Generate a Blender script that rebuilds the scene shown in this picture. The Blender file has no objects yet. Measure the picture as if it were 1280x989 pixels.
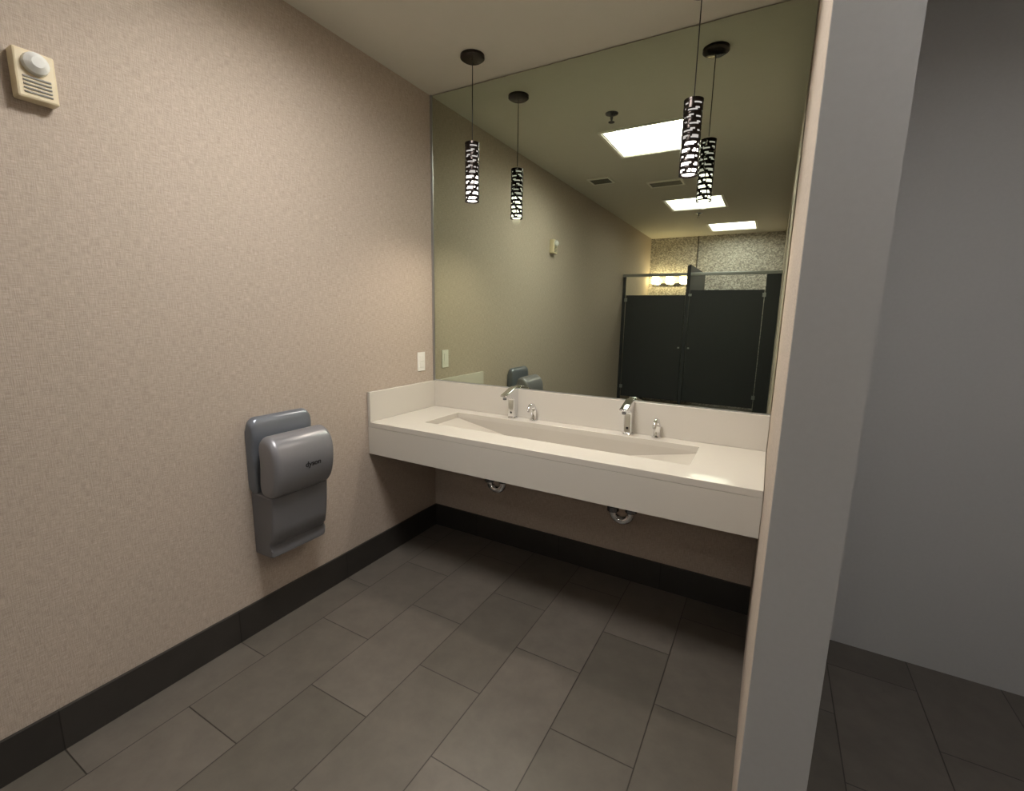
import bpy, bmesh, math
from mathutils import Vector, Matrix

scene = bpy.context.scene
try:
    scene.view_settings.view_transform = 'Standard'
except Exception:
    pass
COL = scene.collection

# ---------------------------------------------------------------- materials
def s2l(c):
    r = []
    for v in c:
        v = v / 255.0
        r.append(v / 12.92 if v <= 0.04045 else ((v + 0.055) / 1.055) ** 2.4)
    return (r[0], r[1], r[2], 1.0)

def new_mat(name):
    m = bpy.data.materials.new(name)
    m.use_nodes = True
    nt = m.node_tree
    b = nt.nodes.get("Principled BSDF")
    return m, nt, b

def simple(name, rgb, rough=0.5, metal=0.0, noise=0.04, scale=40.0, bump=0.0, emit=None, es=0.0, spec=0.5):
    m, nt, b = new_mat(name)
    geo = nt.nodes.new("ShaderNodeNewGeometry")
    n = nt.nodes.new("ShaderNodeTexNoise")
    n.inputs["Scale"].default_value = scale
    n.inputs["Detail"].default_value = 3
    nt.links.new(geo.outputs["Position"], n.inputs["Vector"])
    mix = nt.nodes.new("ShaderNodeMix"); mix.data_type = 'RGBA'
    c = s2l(rgb)
    mix.inputs[6].default_value = tuple(v * (1 - noise) for v in c[:3]) + (1,)
    mix.inputs[7].default_value = tuple(min(1, v * (1 + noise)) for v in c[:3]) + (1,)
    nt.links.new(n.outputs["Fac"], mix.inputs[0])
    nt.links.new(mix.outputs[2], b.inputs["Base Color"])
    b.inputs["Roughness"].default_value = rough
    b.inputs["Metallic"].default_value = metal
    b.inputs["Specular IOR Level"].default_value = spec
    if bump > 0:
        bp = nt.nodes.new("ShaderNodeBump")
        bp.inputs["Strength"].default_value = bump
        bp.inputs["Distance"].default_value = 0.002
        nt.links.new(n.outputs["Fac"], bp.inputs["Height"])
        nt.links.new(bp.outputs["Normal"], b.inputs["Normal"])
    if emit:
        b.inputs["Emission Color"].default_value = emit
        b.inputs["Emission Strength"].default_value = es
    return m

def linen(name, rgb_a, rgb_b, rough=0.8):
    """woven wallpaper"""
    m, nt, b = new_mat(name)
    N, L = nt.nodes, nt.links
    geo = N.new("ShaderNodeNewGeometry")
    outs = []
    for sc in ((35, 35, 420), (420, 420, 30)):
        mp = N.new("ShaderNodeMapping"); mp.inputs["Scale"].default_value = sc
        L.new(geo.outputs["Position"], mp.inputs["Vector"])
        n = N.new("ShaderNodeTexNoise"); n.inputs["Scale"].default_value = 1.0
        n.inputs["Detail"].default_value = 2
        L.new(mp.outputs[0], n.inputs["Vector"])
        outs.append(n)
    add = N.new("ShaderNodeMath"); add.operation = 'ADD'
    L.new(outs[0].outputs["Fac"], add.inputs[0]); L.new(outs[1].outputs["Fac"], add.inputs[1])
    mr = N.new("ShaderNodeMapRange")
    mr.inputs["From Min"].default_value = 0.7; mr.inputs["From Max"].default_value = 1.3
    L.new(add.outputs[0], mr.inputs["Value"])
    mix = N.new("ShaderNodeMix"); mix.data_type = 'RGBA'
    mix.inputs[6].default_value = s2l(rgb_a); mix.inputs[7].default_value = s2l(rgb_b)
    L.new(mr.outputs[0], mix.inputs[0])
    L.new(mix.outputs[2], b.inputs["Base Color"])
    bp = N.new("ShaderNodeBump"); bp.inputs["Strength"].default_value = 0.35
    bp.inputs["Distance"].default_value = 0.0015
    L.new(mr.outputs[0], bp.inputs["Height"]); L.new(bp.outputs[0], b.inputs["Normal"])
    b.inputs["Roughness"].default_value = rough
    b.inputs["Specular IOR Level"].default_value = 0.25
    return m

def tile_mat(name, a, bb, mortar, w, h, offx, offy, swap, msize=0.0022, rough=0.42, offset=0.5):
    m, nt, b = new_mat(name)
    N, L = nt.nodes, nt.links
    geo = N.new("ShaderNodeNewGeometry")
    sep = N.new("ShaderNodeSeparateXYZ"); L.new(geo.outputs["Position"], sep.inputs[0])
    comb = N.new("ShaderNodeCombineXYZ")
    def plus(sock, v):
        mm = N.new("ShaderNodeMath"); mm.operation = 'ADD'; mm.inputs[1].default_value = v
        L.new(sock, mm.inputs[0]); return mm.outputs[0]
    ia, ib = swap
    L.new(plus(sep.outputs[ia], offx), comb.inputs[0])
    L.new(plus(sep.outputs[ib], offy), comb.inputs[1])
    br = N.new("ShaderNodeTexBrick")
    br.offset = offset
    br.inputs["Scale"].default_value = 1.0
    br.inputs["Brick Width"].default_value = w
    br.inputs["Row Height"].default_value = h
    br.inputs["Mortar Size"].default_value = msize
    br.inputs["Mortar Smooth"].default_value = 0.1
    br.inputs["Color1"].default_value = s2l(a)
    br.inputs["Color2"].default_value = s2l(bb)
    br.inputs["Mortar"].default_value = s2l(mortar)
    L.new(comb.outputs[0], br.inputs["Vector"])
    n = N.new("ShaderNodeTexNoise"); n.inputs["Scale"].default_value = 9
    n.inputs["Detail"].default_value = 8; n.inputs["Roughness"].default_value = 0.65
    L.new(geo.outputs["Position"], n.inputs["Vector"])
    mr = N.new("ShaderNodeMapRange"); mr.inputs["From Min"].default_value = .3; mr.inputs["From Max"].default_value = .7
    mr.inputs["To Min"].default_value = .85; mr.inputs["To Max"].default_value = 1.12
    L.new(n.outputs["Fac"], mr.inputs["Value"])
    mul = N.new("ShaderNodeMix"); mul.data_type = 'RGBA'; mul.blend_type = 'MULTIPLY'
    mul.inputs[0].default_value = 1.0
    L.new(br.outputs["Color"], mul.inputs[6])
    L.new(mr.outputs[0], mul.inputs[7])
    L.new(mul.outputs[2], b.inputs["Base Color"])
    bp = N.new("ShaderNodeBump"); bp.inputs["Strength"].default_value = 0.5
    bp.inputs["Distance"].default_value = 0.002; bp.invert = True
    L.new(br.outputs["Fac"], bp.inputs["Height"]); L.new(bp.outputs[0], b.inputs["Normal"])
    b.inputs["Roughness"].default_value = rough
    return m

def mosaic_mat(name):
    m, nt, b = new_mat(name)
    N, L = nt.nodes, nt.links
    geo = N.new("ShaderNodeNewGeometry")
    mp = N.new("ShaderNodeMapping"); mp.inputs["Scale"].default_value = (1, 1, 1.2)
    L.new(geo.outputs["Position"], mp.inputs["Vector"])
    v = N.new("ShaderNodeTexVoronoi"); v.inputs["Scale"].default_value = 55
    v.distance = 'CHEBYCHEV'
    L.new(mp.outputs[0], v.inputs["Vector"])
    sep = N.new("ShaderNodeSeparateColor"); L.new(v.outputs["Color"], sep.inputs[0])
    ramp = N.new("ShaderNodeValToRGB")
    ramp.color_ramp.interpolation = 'CONSTANT'
    e = ramp.color_ramp.elements
    e[0].position = 0; e[0].color = s2l((150, 144, 138))
    e[1].position = .35; e[1].color = s2l((184, 178, 170))
    x = e.new(.75); x.color = s2l((210, 204, 196))
    L.new(sep.outputs[0], ramp.inputs[0])
    L.new(ramp.outputs[0], b.inputs["Base Color"])
    b.inputs["Roughness"].default_value = .45
    return m

def emis(name, col, s):
    m = bpy.data.materials.new(name); m.use_nodes = True
    nt = m.node_tree; nt.nodes.clear()
    o = nt.nodes.new("ShaderNodeOutputMaterial")
    e = nt.nodes.new("ShaderNodeEmission")
    e.inputs[0].default_value = col; e.inputs[1].default_value = s
    nt.links.new(e.outputs[0], o.inputs[0])
    return m

M_wall = linen("wallpaper_linen", (164, 150, 137), (193, 180, 167))
M_grey = simple("grey_wall_paint", (190, 190, 190), .7, bump=.1, scale=80)
M_ceil = simple("ceiling_paint", (205, 201, 191), .8, noise=.02, scale=15, bump=.05)
M_floor = tile_mat("floor_tile", (100, 94, 87), (88, 83, 76), (52, 48, 43), .60, .3033, .8, -.18, (1, 0), rough=.36)
M_baseL = tile_mat("baseboard_tile_side", (50, 47, 44), (45, 42, 39), (26, 24, 22), .60, .5, .8, .1, (1, 2), offset=0)
M_baseB = tile_mat("baseboard_tile_back", (50, 47, 44), (45, 42, 39), (26, 24, 22), .60, .5, .25, .1, (0, 2), offset=0)
M_quartz = simple("solid_surface", (204, 199, 190), .16, noise=.025, scale=350)
M_basin = simple("solid_surface_basin", (192, 186, 176), .3, noise=.02, scale=350)
M_chrome = simple("chrome", (228, 229, 232), .1, 1.0, noise=.01)
M_dchrome = simple("dark_chrome", (120, 122, 128), .2, 1.0, noise=.03)
M_black = simple("black_rubber", (22, 22, 24), .5)
M_white = simple("white_plastic", (232, 230, 224), .35, noise=.01)
M_whitep = simple("white_enamel", (235, 232, 225), .5, noise=.01)
M_dryer = simple("grey_silver_plastic", (134, 134, 139), .3, .35, noise=.02)
M_dryer2 = simple("grey_plastic_dark", (114, 114, 118), .35, .3, noise=.02)
M_dryer3 = simple("blue_grey_plastic", (118, 123, 132), .28, .4, noise=.02)
M_logo = simple("logo_ink", (25, 25, 28), .5)
M_part = simple("charcoal_laminate", (54, 56, 59), .45, noise=.06, scale=60)
M_alu = simple("brushed_aluminium", (170, 172, 172), .35, .8, noise=.05)
M_bronze = simple("dark_bronze_metal", (52, 46, 44), .22, .8, noise=.1)
M_seam = simple("dark_seam", (70, 66, 60), .5)
M_grille = simple("grille_grey", (120, 118, 110), .5)
M_mos = mosaic_mat("mosaic_wallcovering")
M_panel = emis("skylight_diffuser", (1.0, .97, .92, 1), 44.0)
M_panel2 = emis("skylight_diffuser_dim", (1.0, .96, .90, 1), 9.0)
M_panel3 = emis("skylight_diffuser_stall", (1.0, .96, .90, 1), 20.0)
M_pglass = emis("pendant_glass", (1.0, .93, .86, 1), .6)
M_plamp = emis("pendant_lamp", (1.0, .93, .84, 1), 4.0)
M_sconce = emis("sconce_glass", (1.0, .78, .44, 1), 24.0)
M_vest_fill = emis("vestibule_added_fill", (1.0, .97, .94, 1), 20.0)  # glow of the added entry light

m, nt, b = new_mat("mirror_silver")
nt.nodes.clear()
o = nt.nodes.new("ShaderNodeOutputMaterial"); g = nt.nodes.new("ShaderNodeBsdfGlossy")
g.inputs["Color"].default_value = (.64, .70, .58, 1); g.inputs["Roughness"].default_value = 0.0
nt.links.new(g.outputs[0], o.inputs[0])
M_mirror = m

# ---------------------------------------------------------------- helpers
def finish(name, bm, mat, parent=None, smooth=False, label=None, bevel=0.0, kind=None, seg=2):
    bmesh.ops.remove_doubles(bm, verts=bm.verts, dist=1e-6)
    bmesh.ops.recalc_face_normals(bm, faces=bm.faces)
    lo = Vector((1e9,) * 3); hi = -lo
    for v in bm.verts:
        for i in range(3):
            lo[i] = min(lo[i], v.co[i]); hi[i] = max(hi[i], v.co[i])
    c = (lo + hi) / 2
    for v in bm.verts: v.co -= c
    me = bpy.data.meshes.new(name); bm.to_mesh(me); bm.free()
    me.materials.append(mat)
    if smooth:
        for p in me.polygons: p.use_smooth = True
    ob = bpy.data.objects.new(name, me); COL.objects.link(ob)
    if smooth:
        try:
            me.set_sharp_from_angle(angle=math.radians(40))
        except Exception: pass
    ob.location = c
    if parent is not None:
        ob.parent = parent
        ob.location = c - world_loc(parent)
    if bevel > 0:
        md = ob.modifiers.new("bevel", 'BEVEL'); md.width = bevel; md.segments = seg; md.limit_method = 'ANGLE'
    if label: ob["label"] = label
    if kind: ob["kind"] = kind
    return ob

def world_loc(o):
    p = Vector((0, 0, 0))
    while o is not None:
        p += o.location; o = o.parent
    return p

def thing(name, loc, label, cat, group=None):
    e = bpy.data.objects.new(name, None); e.empty_display_size = .05
    COL.objects.link(e); e.location = loc
    e["label"] = label; e["category"] = cat
    if group: e["group"] = group
    return e

def add_box(bm, x0, x1, y0, y1, z0, z1):
    vs = [bm.verts.new((x, y, z)) for x in (x0, x1) for y in (y0, y1) for z in (z0, z1)]
    for f in ((0, 1, 3, 2), (4, 6, 7, 5), (0, 4, 5, 1), (2, 3, 7, 6), (0, 2, 6, 4), (1, 5, 7, 3)):
        bm.faces.new([vs[i] for i in f])

def box(name, x0, x1, y0, y1, z0, z1, mat, **k):
    bm = bmesh.new(); add_box(bm, x0, x1, y0, y1, z0, z1)
    return finish(name, bm, mat, **k)

def add_lathe(bm, cx, cy, prof, seg=32, cap=True):
    """prof: list (r,z) about vertical axis"""
    rings = []
    for r, z in prof:
        rings.append([bm.verts.new((cx + r * math.cos(2 * math.pi * i / seg), cy + r * math.sin(2 * math.pi * i / seg), z)) for i in range(seg)])
    for a, b2 in zip(rings[:-1], rings[1:]):
        for i in range(seg):
            j = (i + 1) % seg
            bm.faces.new((a[i], a[j], b2[j], b2[i]))
    if cap:
        bm.faces.new(rings[0][::-1]); bm.faces.new(rings[-1])

def add_tube(bm, pts, r, seg=16, closed_ends=True):
    pts = [Vector(p) for p in pts]
    rs = r if isinstance(r, (list, tuple)) else [r] * len(pts)
    rings = []; up = None
    for i, p in enumerate(pts):
        t = (pts[min(i + 1, len(pts) - 1)] - pts[max(i - 1, 0)]).normalized()
        if up is None:
            a = Vector((1, 0, 0)) if abs(t.x) < .8 else Vector((0, 0, 1))
            up = t.cross(a).normalized()
        up = (up - t * up.dot(t)).normalized()
        s = t.cross(up)
        rings.append([bm.verts.new(p + (up * math.cos(2 * math.pi * k / seg) + s * math.sin(2 * math.pi * k / seg)) * rs[i]) for k in range(seg)])
    for a, b2 in zip(rings[:-1], rings[1:]):
        for i in range(seg):
            j = (i + 1) % seg
            bm.faces.new((a[i], a[j], b2[j], b2[i]))
    if closed_ends:
        bm.faces.new(rings[0][::-1]); bm.faces.new(rings[-1])

def add_profile_xz(bm, prof, y0, y1, rnd=0.03, n=6):
    """extrude an x/z outline along y with rounded (pillowed) ends"""
    cx = sum(p[0] for p in prof) / len(prof); cz = sum(p[1] for p in prof) / len(prof)
    half = [(y0 + rnd * (1 - math.cos(math.pi / 2 * i / n)), rnd * (1 - math.sin(math.pi / 2 * i / n))) for i in range(n + 1)]
    other = [(y0 + y1 - y, ins) for y, ins in half][::-1]
    rings = []
    for y, ins in half + other:
        ring = []
        for x, z in prof:
            dx, dz = x - cx, z - cz
            d = math.hypot(dx, dz) or 1
            k = max(.05, (d - ins) / d)
            ring.append(bm.verts.new((cx + dx * k if x > .002 else x, y, cz + dz * k)))
        rings.append(ring)
    m_ = len(prof)
    for a, b2 in zip(rings[:-1], rings[1:]):
        for i in range(m_):
            j = (i + 1) % m_
            bm.faces.new((a[i], a[j], b2[j], b2[i]))
    bm.faces.new(rings[0]); bm.faces.new(rings[-1][::-1])

def smooth_closed(pts, sub=4):
    out = []; n = len(pts)
    for i in range(n):
        p0, p1, p2, p3 = pts[i - 1], pts[i], pts[(i + 1) % n], pts[(i + 2) % n]
        for k in range(sub):
            t = k / sub
            out.append(tuple(.5 * (2 * p1[j] + (p2[j] - p0[j]) * t + (2 * p0[j] - 5 * p1[j] + 4 * p2[j] - p3[j]) * t * t + (3 * p1[j] - p0[j] - 3 * p2[j] + p3[j]) * t ** 3) for j in (0, 1)))
    return out

def dup(src, delta, label=None):
    def rec(o, parent):
        c = o.copy(); COL.objects.link(c)
        if parent is not None: c.parent = parent
        for ch in list(o.children): rec(ch, c)
        return c
    c = rec(src, None)
    c.location = src.location + Vector(delta)
    if label: c["label"] = label
    return c

# ---------------------------------------------------------------- dimensions
W = 1.985; L_ = 5.89; HC = 2.768
DO0, DO1 = -1.45, -2.75     # opening in the right wall
# ---------------------------------------------------------------- structure
def struct(o):
    o["kind"] = "structure"; return o
struct(box("floor", -.1, 3.4, -L_ - .1, .1, -.1, 0, M_floor))
struct(box("wall_left", -.1, 0, -L_ - .1, .1, 0, HC, M_wall))
struct(box("wall_back", 0, 3.4, 0, .1, 0, HC, M_wall))
struct(box("wall_front", 0, 3.4, -L_ - .1, -L_, 0, HC, M_mos))
bm = bmesh.new()
add_box(bm, W, W + .12, DO0, 0, 0, HC)
add_box(bm, W, W + .12, -L_, DO1, 0, HC)
add_box(bm, W, W + .12, DO1, DO0, 2.3, HC)
struct(finish("wall_right", bm, M_wall))
struct(box("trim_3", W + .0005, W + .1195, DO0 - .012, DO0 - .0005, 0, 2.3, M_grey))
struct(box("wall_vestibule", 3.3, 3.4, -L_, 0, 0, HC, M_grey))
struct(box("wall_vestibule_back", W + .121, 3.3, -.012, -.0005, 0, HC, M_grey))

sky = [(.73, 1.33, -1.60, -1.03), (.73, 1.33, -3.83, -3.24), (1.0, 1.6, -5.48, -4.88), (2.45, 3.0, -2.0, -1.45)]
xs = sorted(set([-.1, 3.4] + [v for s in sky for v in s[:2]]))
ys = sorted(set([-L_ - .1, .1] + [v for s in sky for v in s[2:]]))
bm = bmesh.new()
grid = {}
def gv(i, j, z):
    if (i, j, z) not in grid: grid[(i, j, z)] = bm.verts.new((xs[i], ys[j], z))
    return grid[(i, j, z)]
def solid(i, j):
    if i < 0 or j < 0 or i >= len(xs) - 1 or j >= len(ys) - 1: return False
    cx = (xs[i] + xs[i + 1]) / 2; cy = (ys[j] + ys[j + 1]) / 2
    return not any(s[0] < cx < s[1] and s[2] < cy < s[3] for s in sky)
zt = HC + .05
for i in range(len(xs) - 1):
    for j in range(len(ys) - 1):
        if not solid(i, j): continue
        bm.faces.new((gv(i, j, HC), gv(i, j + 1, HC), gv(i + 1, j + 1, HC), gv(i + 1, j, HC)))
        bm.faces.new((gv(i, j, zt), gv(i + 1, j, zt), gv(i + 1, j + 1, zt), gv(i, j + 1, zt)))
        for (a, b_), (di, dj) in ((((i, j), (i + 1, j)), (0, -1)), (((i, j + 1), (i + 1, j + 1)), (0, 1)), (((i, j), (i, j + 1)), (-1, 0)), (((i + 1, j), (i + 1, j + 1)), (1, 0))):
            if not solid(i + di, j + dj):
                bm.faces.new((gv(*a, HC), gv(*b_, HC), gv(*b_, zt), gv(*a, zt)))
struct(finish("ceiling", bm, M_ceil))

BH = .151
struct(box("baseboard_left", 0, .012, -L_, 0, 0, BH, M_baseL, bevel=.0015))
struct(box("baseboard_back", .012, W, -.012, 0, 0, BH, M_baseB, bevel=.0015))
struct(box("trim_1", .748, .76, -L_, -L_ + .012, 0, HC, M_seam))
struct(box("trim_2", 0, .012, -.012, 0, 1.03, HC, M_alu))

# ---------------------------------------------------------------- recessed lights
def skylight(s, em, label):
    x0, x1, y0, y1 = s
    c = thing("recessed_ceiling_light", ((x0 + x1) / 2, (y0 + y1) / 2, HC), label, "ceiling light", "square recessed ceiling lights")
    bm = bmesh.new(); w = .02; d = .11
    for a in ((x0 - w, x1 + w, y0 - w, y0), (x0 - w, x1 + w, y1, y1 + w), (x0 - w, x0, y0, y1), (x1, x1 + w, y0, y1)):
        add_box(bm, *a, HC - .008, HC)
    finish("frame", bm, M_whitep, parent=c)
    bm = bmesh.new(); t = .01
    for a in ((x0, x1, y0, y0 + t), (x0, x1, y1 - t, y1), (x0, x0 + t, y0 + t, y1 - t), (x1 - t, x1, y0 + t, y1 - t)):
        add_box(bm, *a, HC - .002, HC + d)
    finish("well", bm, M_whitep, parent=c)
    box("diffuser", x0, x1, y0, y1, HC + d, HC + d + .01, em, parent=c)
skylight(sky[0], M_panel, "bright square light well recessed in the ceiling near the vanity")
skylight(sky[1], M_panel2, "bright square light well recessed in the ceiling before the stalls")
skylight(sky[2], M_panel3, "bright square light well recessed in the ceiling over a stall")
skylight(sky[3], M_vest_fill, "added square fill light in the unseen entry ceiling")  # added lamp, only there so the entry area isn't dark

# ---------------------------------------------------------------- vanity
XV1 = W - .002; ZT = .858; ZB = .672; YF = -.598
van = thing("vanity_counter", (.99, -.3, ZB), "long off-white wall-mounted vanity counter with trough basin", "vanity counter")
sx0, sx1, sy0, sy1 = .272, 1.70, -.43, -.107
X0 = .002; YB = -.002
bm = bmesh.new()
o_ = [bm.verts.new(p + (ZT,)) for p in ((X0, YF), (XV1, YF), (XV1, YB), (X0, YB))]
i_ = [bm.verts.new(p + (ZT,)) for p in ((sx0, sy0), (sx1, sy0), (sx1, sy1), (sx0, sy1))]
o2 = [bm.verts.new((v.co.x, v.co.y, ZT - .03)) for v in o_]
i2 = [bm.verts.new((v.co.x, v.co.y, ZT - .03)) for v in i_]
for k in range(4):
    j = (k + 1) % 4
    bm.faces.new((o_[k], o_[j], i_[j], i_[k])); bm.faces.new((o2[k], i2[k], i2[j], o2[j]))
    bm.faces.new((o_[k], o2[k], o2[j], o_[j])); bm.faces.new((i_[k], i_[j], i2[j], i2[k]))
finish("countertop", bm, M_quartz, parent=van, bevel=.003)
bm = bmesh.new()
add_box(bm, X0, XV1, YF, YF + .02, ZB, ZT - .03)
add_box(bm, X0, XV1, YF + .02, YB, ZB, ZB + .015)
finish("apron", bm, M_quartz, parent=van)
bm = bmesh.new()
dz = .115
xa, xb = .69, 1.29
top = ZT - .028
stations = [(sx0, ZT - .035), (xa, ZT - dz), (xb, ZT - dz), (sx1, ZT - .035)]
cols = []
for x, zf in stations:
    cols.append([bm.verts.new(p) for p in ((x, sy0, top), (x, sy0, zf), (x, sy1, zf), (x, sy1, top))])
for a, b_ in zip(cols[:-1], cols[1:]):
    for k in range(3):
        bm.faces.new((a[k], a[k + 1], b_[k + 1], b_[k]))
bm.faces.new(cols[0]); bm.faces.new(cols[-1][::-1])
ob = finish("basin", bm, M_basin, parent=van)
md = ob.modifiers.new("s", 'SOLIDIFY'); md.thickness = .006; md.offset = 1
box("backsplash", X0 + .02, XV1, -.022, YB, ZT, 1.029, M_quartz, parent=van, bevel=.002)
box("side_splash", X0, X0 + .02, YF, YB, ZT, 1.029, M_quartz, parent=van, bevel=.002)
for x in (.705, 1.27):
    bm = bmesh.new(); add_lathe(bm, x, -.27, [(.0, ZT - dz + .001), (.03, ZT - dz + .001), (.033, ZT - dz + .004), (.026, ZT - dz + .006), (.0, ZT - dz + .004)], cap=False)
    finish("drain_flange", bm, M_chrome, parent=van, smooth=True)

# ---------------------------------------------------------------- p traps
def ptrap(x):
    t = thing("p_trap", (x, -.27, .5), "chrome drain trap pipe under the vanity basin", "drain pipe", "drain traps under the vanity")
    bm = bmesh.new()
    y = -.28
    pts = [(x - .045, y, ZB - .001), (x - .045, y, .53)] + [(x + .045 * math.cos(a), y, .53 + .045 * math.sin(a)) for a in [math.pi + math.pi * k / 12 for k in range(1, 13)]]
    pts += [(x + .045, y, .56), (x + .045, y + .008, .578), (x + .045, y + .03, .585), (x + .045, -.013, .585)]
    add_tube(bm, pts, .019, 20)
    finish("bent_pipe", bm, M_chrome, parent=t, smooth=True)
    bm = bmesh.new()
    add_lathe(bm, x - .045, y, [(.026, .525), (.03, .53), (.03, .55), (.026, .555)], 10)
    finish("slip_nut", bm, M_dchrome, parent=t)
    bm = bmesh.new()
    add_lathe(bm, x + .045, y, [(.026, .535), (.03, .54), (.03, .558), (.026, .562)], 10)
    finish("slip_nut", bm, M_dchrome, parent=t)
    bm = bmesh.new(); add_tube(bm, [(x + .045, -.001, .585), (x + .045, -.008, .585), (x + .045, -.014, .585)], [.04, .036, .022], 24)
    finish("wall_flange", bm, M_chrome, parent=t, smooth=True)
    return t
t0 = ptrap(.665)
dup(t0, (.725, 0, -.012))

# ---------------------------------------------------------------- faucets
def faucet(x):
    f = thing("faucet", (x, -.05, ZT), "chrome angular sensor faucet standing behind the trough basin", "faucet", "chrome faucets on the vanity")
    bm = bmesh.new()
    prof = [(-.028, ZT + .006), (-.022, ZT + .10), (-.018, 1.035), (-.03, 1.047), (-.06, 1.044), (-.165, 1.012), (-.172, 1.003), (-.165, .996), (-.10, .993), (-.078, .975), (-.072, ZT + .006)]
    hw = .021
    a = [bm.verts.new((x - hw, y, z)) for y, z in prof]; c = [bm.verts.new((x + hw, y, z)) for y, z in prof]
    n = len(prof)
    for i in range(n):
        j = (i + 1) % n; bm.faces.new((a[i], a[j], c[j], c[i]))
    bm.faces.new(a[::-1]); bm.faces.new(c)
    finish("body", bm, M_chrome, parent=f, bevel=.007, seg=3, smooth=True)
    bm = bmesh.new(); add_lathe(bm, x, -.05, [(.031, ZT), (.031, ZT + .004), (.027, ZT + .008)])
    finish("base_plate", bm, M_chrome, parent=f, smooth=True)
    bm = bmesh.new(); add_lathe(bm, x, -.15, [(.010, .982), (.011, .985), (.011, .998)])
    finish("aerator", bm, M_dchrome, parent=f, smooth=True)
    box("sensor_window", x - .006, x + .006, -.0745, -.071, ZT + .03, ZT + .042, M_black, parent=f)
    return f
f0 = faucet(.636); dup(f0, (.70, 0, 0))

def soap(x):
    f = thing("soap_dispenser", (x, -.05, ZT), "small chrome soap dispenser with curved spout beside the faucet", "soap dispenser", "chrome soap dispensers on the vanity")
    bm = bmesh.new(); add_lathe(bm, x, -.045, [(.026, ZT), (.026, ZT + .004), (.018, ZT + .008), (.016, ZT + .02), (.017, ZT + .05), (.019, ZT + .056), (.019, ZT + .066), (.012, ZT + .071)])
    finish("body", bm, M_chrome, parent=f, smooth=True)
    bm = bmesh.new()
    pts = [(x, -.045, ZT + .055), (x, -.047, ZT + .075), (x, -.057, ZT + .09), (x, -.078, ZT + .097), (x, -.10, ZT + .092), (x, -.116, ZT + .076), (x, -.119, ZT + .062)]
    add_tube(bm, pts, [.014, .014, .013, .012, .011, .010, .009], 14)
    finish("spout", bm, M_chrome, parent=f, smooth=True)
    return f
s0 = soap(.774); dup(s0, (.71, 0, 0))

# ---------------------------------------------------------------- mirror
mi = thing("wall_mirror", (.99, -.004, 1.03), "large frameless wall mirror reaching from backsplash to ceiling", "mirror")
box("mirror_glass", .016, W - .004, -.008, -.001, 1.035, HC - .006, M_mirror, parent=mi)
box("edge_channel", .012, W - .002, -.011, -.001, 1.0292, 1.035, M_alu, parent=mi)
box("edge_channel", .012, .016, -.011, -.001, 1.035, HC - .006, M_alu, parent=mi)

# ---------------------------------------------------------------- pendants
def pendant(x):
    y = -.255; zb, zt_ = 2.062, 2.35; R = .038
    p = thing("pendant_light", (x, y, HC), "slim pendant lamp with pierced dark metal cylinder shade", "pendant light", "pierced cylinder pendants over the vanity")
    bm = bmesh.new(); add_lathe(bm, x, y, [(.0, HC - .022), (.05, HC - .022), (.062, HC - .014), (.062, HC - .0005), (0, HC - .0005)], cap=False)
    finish("canopy", bm, M_bronze, parent=p, smooth=True)
    bm = bmesh.new(); add_tube(bm, [(x, y, HC - .02), (x, y, zt_ + .02)], .0022, 8)
    finish("cord", bm, M_black, parent=p, smooth=True)
    bm = bmesh.new(); add_lathe(bm, x, y, [(.006, zt_ + .012), (.010, zt_ + .010), (.012, zt_ + .006), (R + .001, zt_ + .004), (R + .001, zt_ - .004), (.0, zt_ - .004)], cap=False)
    finish("cap", bm, M_bronze, parent=p, smooth=True)
    rows = 44; seg = 48
    bm = bmesh.new(); V = {}
    def vv(i, j):
        i %= seg
        if (i, j) not in V:
            a = 2 * math.pi * i / seg
            V[(i, j)] = bm.verts.new((x + R * math.cos(a), y + R * math.sin(a), zb + (zt_ - zb) * j / rows))
        return V[(i, j)]
    for j in range(rows):
        band = j // 4; inb = j % 4
        for i in range(seg):
            hole = False
            if 0 < j < rows - 2 and inb in (1, 2):
                ph = (i + band * 7) % 12
                hole = (ph < 8) if inb == 1 else (1 <= ph < 10)
                if (i * 5 + band * 11) % 16 == 3: hole = False
                if j > 22 and inb == 2: hole = hole and ph > 5
            if not hole:
                bm.faces.new((vv(i, j), vv(i + 1, j), vv(i + 1, j + 1), vv(i, j + 1)))
    ob = finish("shade", bm, M_bronze, parent=p, smooth=True)
    md = ob.modifiers.new("s", 'SOLIDIFY'); md.thickness = .0015
    bm = bmesh.new(); add_lathe(bm, x, y, [(.031, zb + .13), (.031, zt_ - .006)], cap=False)
    finish("glass_tube", bm, M_pglass, parent=p, smooth=True)
    bm = bmesh.new(); add_lathe(bm, x, y, [(.0, zb + .004), (.025, zb + .004), (.031, zb + .012), (.031, zb + .13)], cap=False)
    finish("lamp", bm, M_plamp, parent=p, smooth=True)
    return p
p0 = pendant(.477); dup(p0, (1.098, 0, 0))
for x in (.477, 1.575):
    ld = bpy.data.lights.new("pendant_bulb", 'SPOT'); ld.energy = 16; ld.color = (1, .87, .72)
    ld.spot_size = math.radians(160); ld.spot_blend = 1.0; ld.shadow_soft_size = .025
    lo = bpy.data.objects.new("pendant_bulb", ld); COL.objects.link(lo); lo.location = (x, -.255, 2.05)

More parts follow.
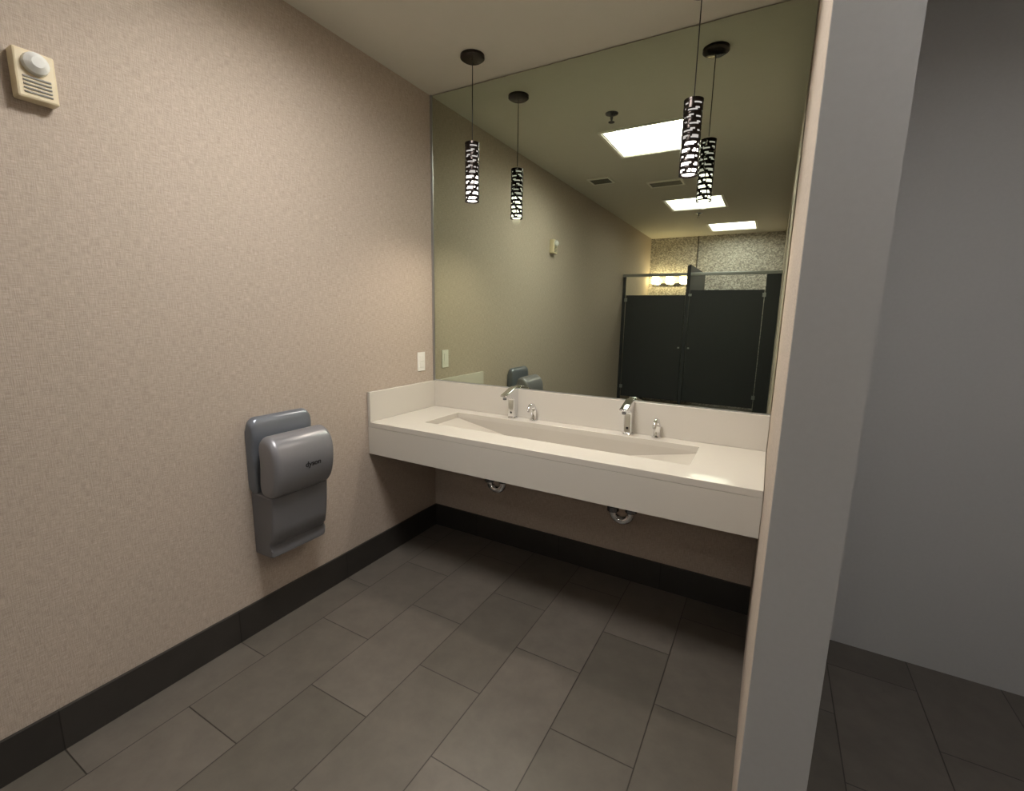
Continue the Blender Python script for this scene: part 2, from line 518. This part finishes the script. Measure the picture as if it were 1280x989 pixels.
# ---------------------------------------------------------------- hand dryer
hd = thing("hand_dryer", (.0, -1.15, .375), "silver-grey hands-in electric hand dryer mounted on the wallpapered wall", "hand dryer")
Y0, Y1 = -1.305, -1.0
bm = bmesh.new()
add_profile_xz(bm, [(.001, .68), (.001, .375), (.10, .375), (.115, .385), (.118, .405), (.108, .425), (.11, .44), (.132, .46), (.142, .52), (.146, .60), (.15, .68)], Y0 + .012, Y1 - .008, .02)
finish("lower_body", bm, M_dryer2, parent=hd, smooth=True)
bm = bmesh.new()
add_profile_xz(bm, smooth_closed([(.085, .69), (.082, .80), (.086, .90), (.105, .935), (.135, .946), (.17, .932), (.197, .9), (.211, .85), (.21, .79), (.195, .73), (.165, .68), (.12, .668)]), Y0, Y1, .03)
finish("front_shell", bm, M_dryer, parent=hd, smooth=True)
bm = bmesh.new()
add_profile_xz(bm, smooth_closed([(.001, .67), (.001, .80), (.001, .96), (.006, 1.0), (.025, 1.015), (.05, 1.0), (.06, .95), (.058, .8), (.05, .68)]), Y0 + .004, Y1 - .004, .035)
finish("back_shell", bm, M_dryer3, parent=hd, smooth=True)
box("slot_liner", .05, .09, Y0 + .03, Y1 - .03, .66, .86, M_black, parent=hd)
cu = bpy.data.curves.new("logo_curve", 'FONT'); cu.body = "dyson"; cu.size = .034; cu.extrude = .0006; cu.align_x = 'CENTER'; cu.align_y = 'CENTER'
cu.offset = .0006
tmp = bpy.data.objects.new("tmp_text", cu); COL.objects.link(tmp)
bpy.context.view_layer.update()
me = bpy.data.meshes.new_from_object(tmp.evaluated_get(bpy.context.evaluated_depsgraph_get()))
bpy.data.objects.remove(tmp)
me.materials.clear(); me.materials.append(M_logo)
lg = bpy.data.objects.new("logo_lettering", me); COL.objects.link(lg); lg.parent = hd
R3 = Matrix(((0, 0, 1), (1, 0, 0), (0, 1, 0))).to_4x4()
me.transform(Matrix.Rotation(math.radians(6), 4, 'Y') @ R3)
lg.location = Vector((.2115, -1.125, .80)) - world_loc(hd)
lg["label"] = "dark brand lettering"

# ---------------------------------------------------------------- switch
sw = thing("light_switch", (0, -.133, 1.163), "white wall switch plate with two buttons beside the mirror", "light switch")
box("plate", .0005, .006, -.168, -.098, 1.103, 1.223, M_white, parent=sw, bevel=.002)
box("rocker", .006, .010, -.151, -.115, 1.166, 1.200, M_white, parent=sw, bevel=.0015)
box("rocker", .006, .010, -.151, -.115, 1.126, 1.160, M_white, parent=sw, bevel=.0015)

# ---------------------------------------------------------------- alarm strobe
al = thing("fire_alarm", (0, -1.83, 2.127), "cream wall-mounted alarm box with strobe lens", "fire alarm")
M_cream = simple("cream_plastic", (214, 200, 168), .45)
M_lens = simple("strobe_lens", (225, 225, 220), .1)
box("housing", .0005, .045, -1.875, -1.785, 2.055, 2.185, M_cream, parent=al, bevel=.006)
bm = bmesh.new(); add_tube(bm, [(.045, -1.83, 2.15), (.06, -1.83, 2.15), (.072, -1.83, 2.15)], [.03, .028, .014], 18)
finish("strobe_lens", bm, M_lens, parent=al, smooth=True)
bm = bmesh.new()
for k in range(5): add_box(bm, .045, .048, -1.86, -1.80, 2.07 + k * .01, 2.074 + k * .01)
finish("speaker_grille", bm, M_grille, parent=al)

# ---------------------------------------------------------------- vents
def vent(cx, cy, w, d, n, label):
    v = thing("air_vent", (cx, cy, HC), label, "air vent", "ceiling air vents")
    bm = bmesh.new(); t = .018
    for a in ((cx - w / 2, cx + w / 2, cy - d / 2, cy - d / 2 + t), (cx - w / 2, cx + w / 2, cy + d / 2 - t, cy + d / 2), (cx - w / 2, cx - w / 2 + t, cy - d / 2 + t, cy + d / 2 - t), (cx + w / 2 - t, cx + w / 2, cy - d / 2 + t, cy + d / 2 - t)):
        add_box(bm, *a, HC - .012, HC - .0005)
    finish("frame", bm, M_whitep, parent=v)
    bm = bmesh.new()
    for k in range(n):
        yy = cy - d / 2 + t + (d - 2 * t) * (k + .5) / n
        add_box(bm, cx - w / 2 + t, cx + w / 2 - t, yy - .004, yy + .003, HC - .011, HC - .003)
    finish("louvers", bm, M_grille, parent=v)
    box("duct_shade_plate", cx - w / 2 + t, cx + w / 2 - t, cy - d / 2 + t, cy + d / 2 - t, HC - .003, HC - .0006, M_black, parent=v)  # flat black plate under the closed ceiling, duct shade put into its colour
vent(.349, -2.18, .22, .2, 7, "small square louvered ceiling vent by the wall")
vent(.893, -2.53, .33, .2, 7, "white rectangular louvered ceiling vent")

def sprink(x, y):
    s = thing("fire_sprinkler", (x, y, HC), "small metal fire sprinkler head on the ceiling", "sprinkler", "ceiling sprinkler heads")
    bm = bmesh.new(); add_lathe(bm, x, y, [(.0, HC - .012), (.02, HC - .012), (.04, HC - .006), (.042, HC - .0005)], cap=False)
    finish("escutcheon", bm, M_dchrome, parent=s, smooth=True)
    bm = bmesh.new(); add_lathe(bm, x, y, [(.009, HC - .012), (.009, HC - .03), (.005, HC - .045), (.005, HC - .05), (.02, HC - .052), (.02, HC - .055)], 20)
    finish("deflector", bm, M_dchrome, parent=s, smooth=True)
    return s
k0 = sprink(.90, -.746); dup(k0, (.088, -3.35, 0))

# ---------------------------------------------------------------- toilet partition
YS = -4.34
tp = thing("toilet_partition", (.99, YS, 0), "charcoal restroom stall partition with two doors and aluminium header rail", "toilet stall")
box("header_rail", .0, W, YS - .02, YS + .02, 2.02, 2.06, M_alu, parent=tp, bevel=.003)
box("divider_panel", .885, .905, -L_ + .014, YS - .02, .3, 2.17, M_part, parent=tp)
box("pilaster", .002, .045, YS - .012, YS + .012, 0, 2.02, M_part, parent=tp)
box("pilaster", .872, .918, YS - .024, YS + .024, 0, 2.155, M_part, parent=tp)
box("pilaster", 1.82, W - .002, YS - .012, YS + .012, 0, 2.02, M_part, parent=tp)
for x0, x1, zt2, lx in ((.055, .866, 1.765, .83), (.926, 1.812, 1.83, .96)):
    d = box("door", x0, x1, YS - .011, YS + .011, .3, zt2, M_part, parent=tp, bevel=.002)
    hx = x0 if x0 < .5 else x1
    for z in (.45, zt2 - .06):
        bm = bmesh.new(); add_box(bm, hx - .02, hx + .02, YS + .0112, YS + .02, z - .03, z + .02)
        finish("hinge", bm, M_alu, parent=d)
    bm = bmesh.new(); add_box(bm, lx - .012, lx + .012, YS + .0112, YS + .025, 1.04, 1.06)
    finish("latch", bm, M_alu, parent=d)
bm = bmesh.new(); add_box(bm, .91, .95, YS + .024, YS + .034, 1.75, 1.78)
finish("bracket", bm, M_alu, parent=tp)

# ---------------------------------------------------------------- sconce
sc = thing("wall_sconce", (.356, -L_, 2.06), "three-light wall sconce with glowing glass shades on the mosaic wall", "wall light")
yw = -L_
box("backplate", .07, .64, yw + .0005, yw + .02, 1.985, 2.03, M_chrome, parent=sc, bevel=.003)
for x in (.13, .356, .58):
    bm = bmesh.new(); add_tube(bm, [(x, yw + .02, 2.005), (x, yw + .07, 2.0), (x, yw + .09, 2.015)], .008, 10)
    finish("arm", bm, M_chrome, parent=sc, smooth=True)
    bm = bmesh.new(); add_lathe(bm, x, yw + .09, [(.0, 2.012), (.04, 2.012), (.052, 2.02), (.058, 2.13), (.054, 2.13), (.048, 2.025), (0, 2.02)], cap=False)
    finish("glass_shade", bm, M_sconce, parent=sc, smooth=True)

# ---------------------------------------------------------------- world
w = bpy.data.worlds.new("World"); scene.world = w; w.use_nodes = True
w.node_tree.nodes["Background"].inputs[0].default_value = (.5, .5, .5, 1)
w.node_tree.nodes["Background"].inputs[1].default_value = .2

# ---------------------------------------------------------------- camera
cx_, cy_ = 640, 494.5
vpx = (-413, 374); vpy = (968, 398)
ax = Vector((vpx[0] - cx_, cy_ - vpx[1], 0)); ay = Vector((vpy[0] - cx_, cy_ - vpy[1], 0))
f = math.sqrt(-ax.dot(ay))
X = -Vector((ax.x, ax.y, -f)).normalized()
Y = Vector((ay.x, ay.y, -f)).normalized()
Z = X.cross(Y).normalized()
d = Vector((545 - cx_, cy_ - 654, -f))
H = 1.475; t = H / -d.dot(Z)
pos = Vector((-d.dot(X) * t, -d.dot(Y) * t, H))
cam = bpy.data.cameras.new("camera"); co = bpy.data.objects.new("camera", cam); COL.objects.link(co)
M = Matrix(((X.x, X.y, X.z, pos.x), (Y.x, Y.y, Y.z, pos.y), (Z.x, Z.y, Z.z, pos.z), (0, 0, 0, 1)))
co.matrix_world = M
cam.sensor_fit = 'HORIZONTAL'; cam.sensor_width = 36; cam.lens = f / 1280 * 36; cam.clip_start = .005
scene.camera = co
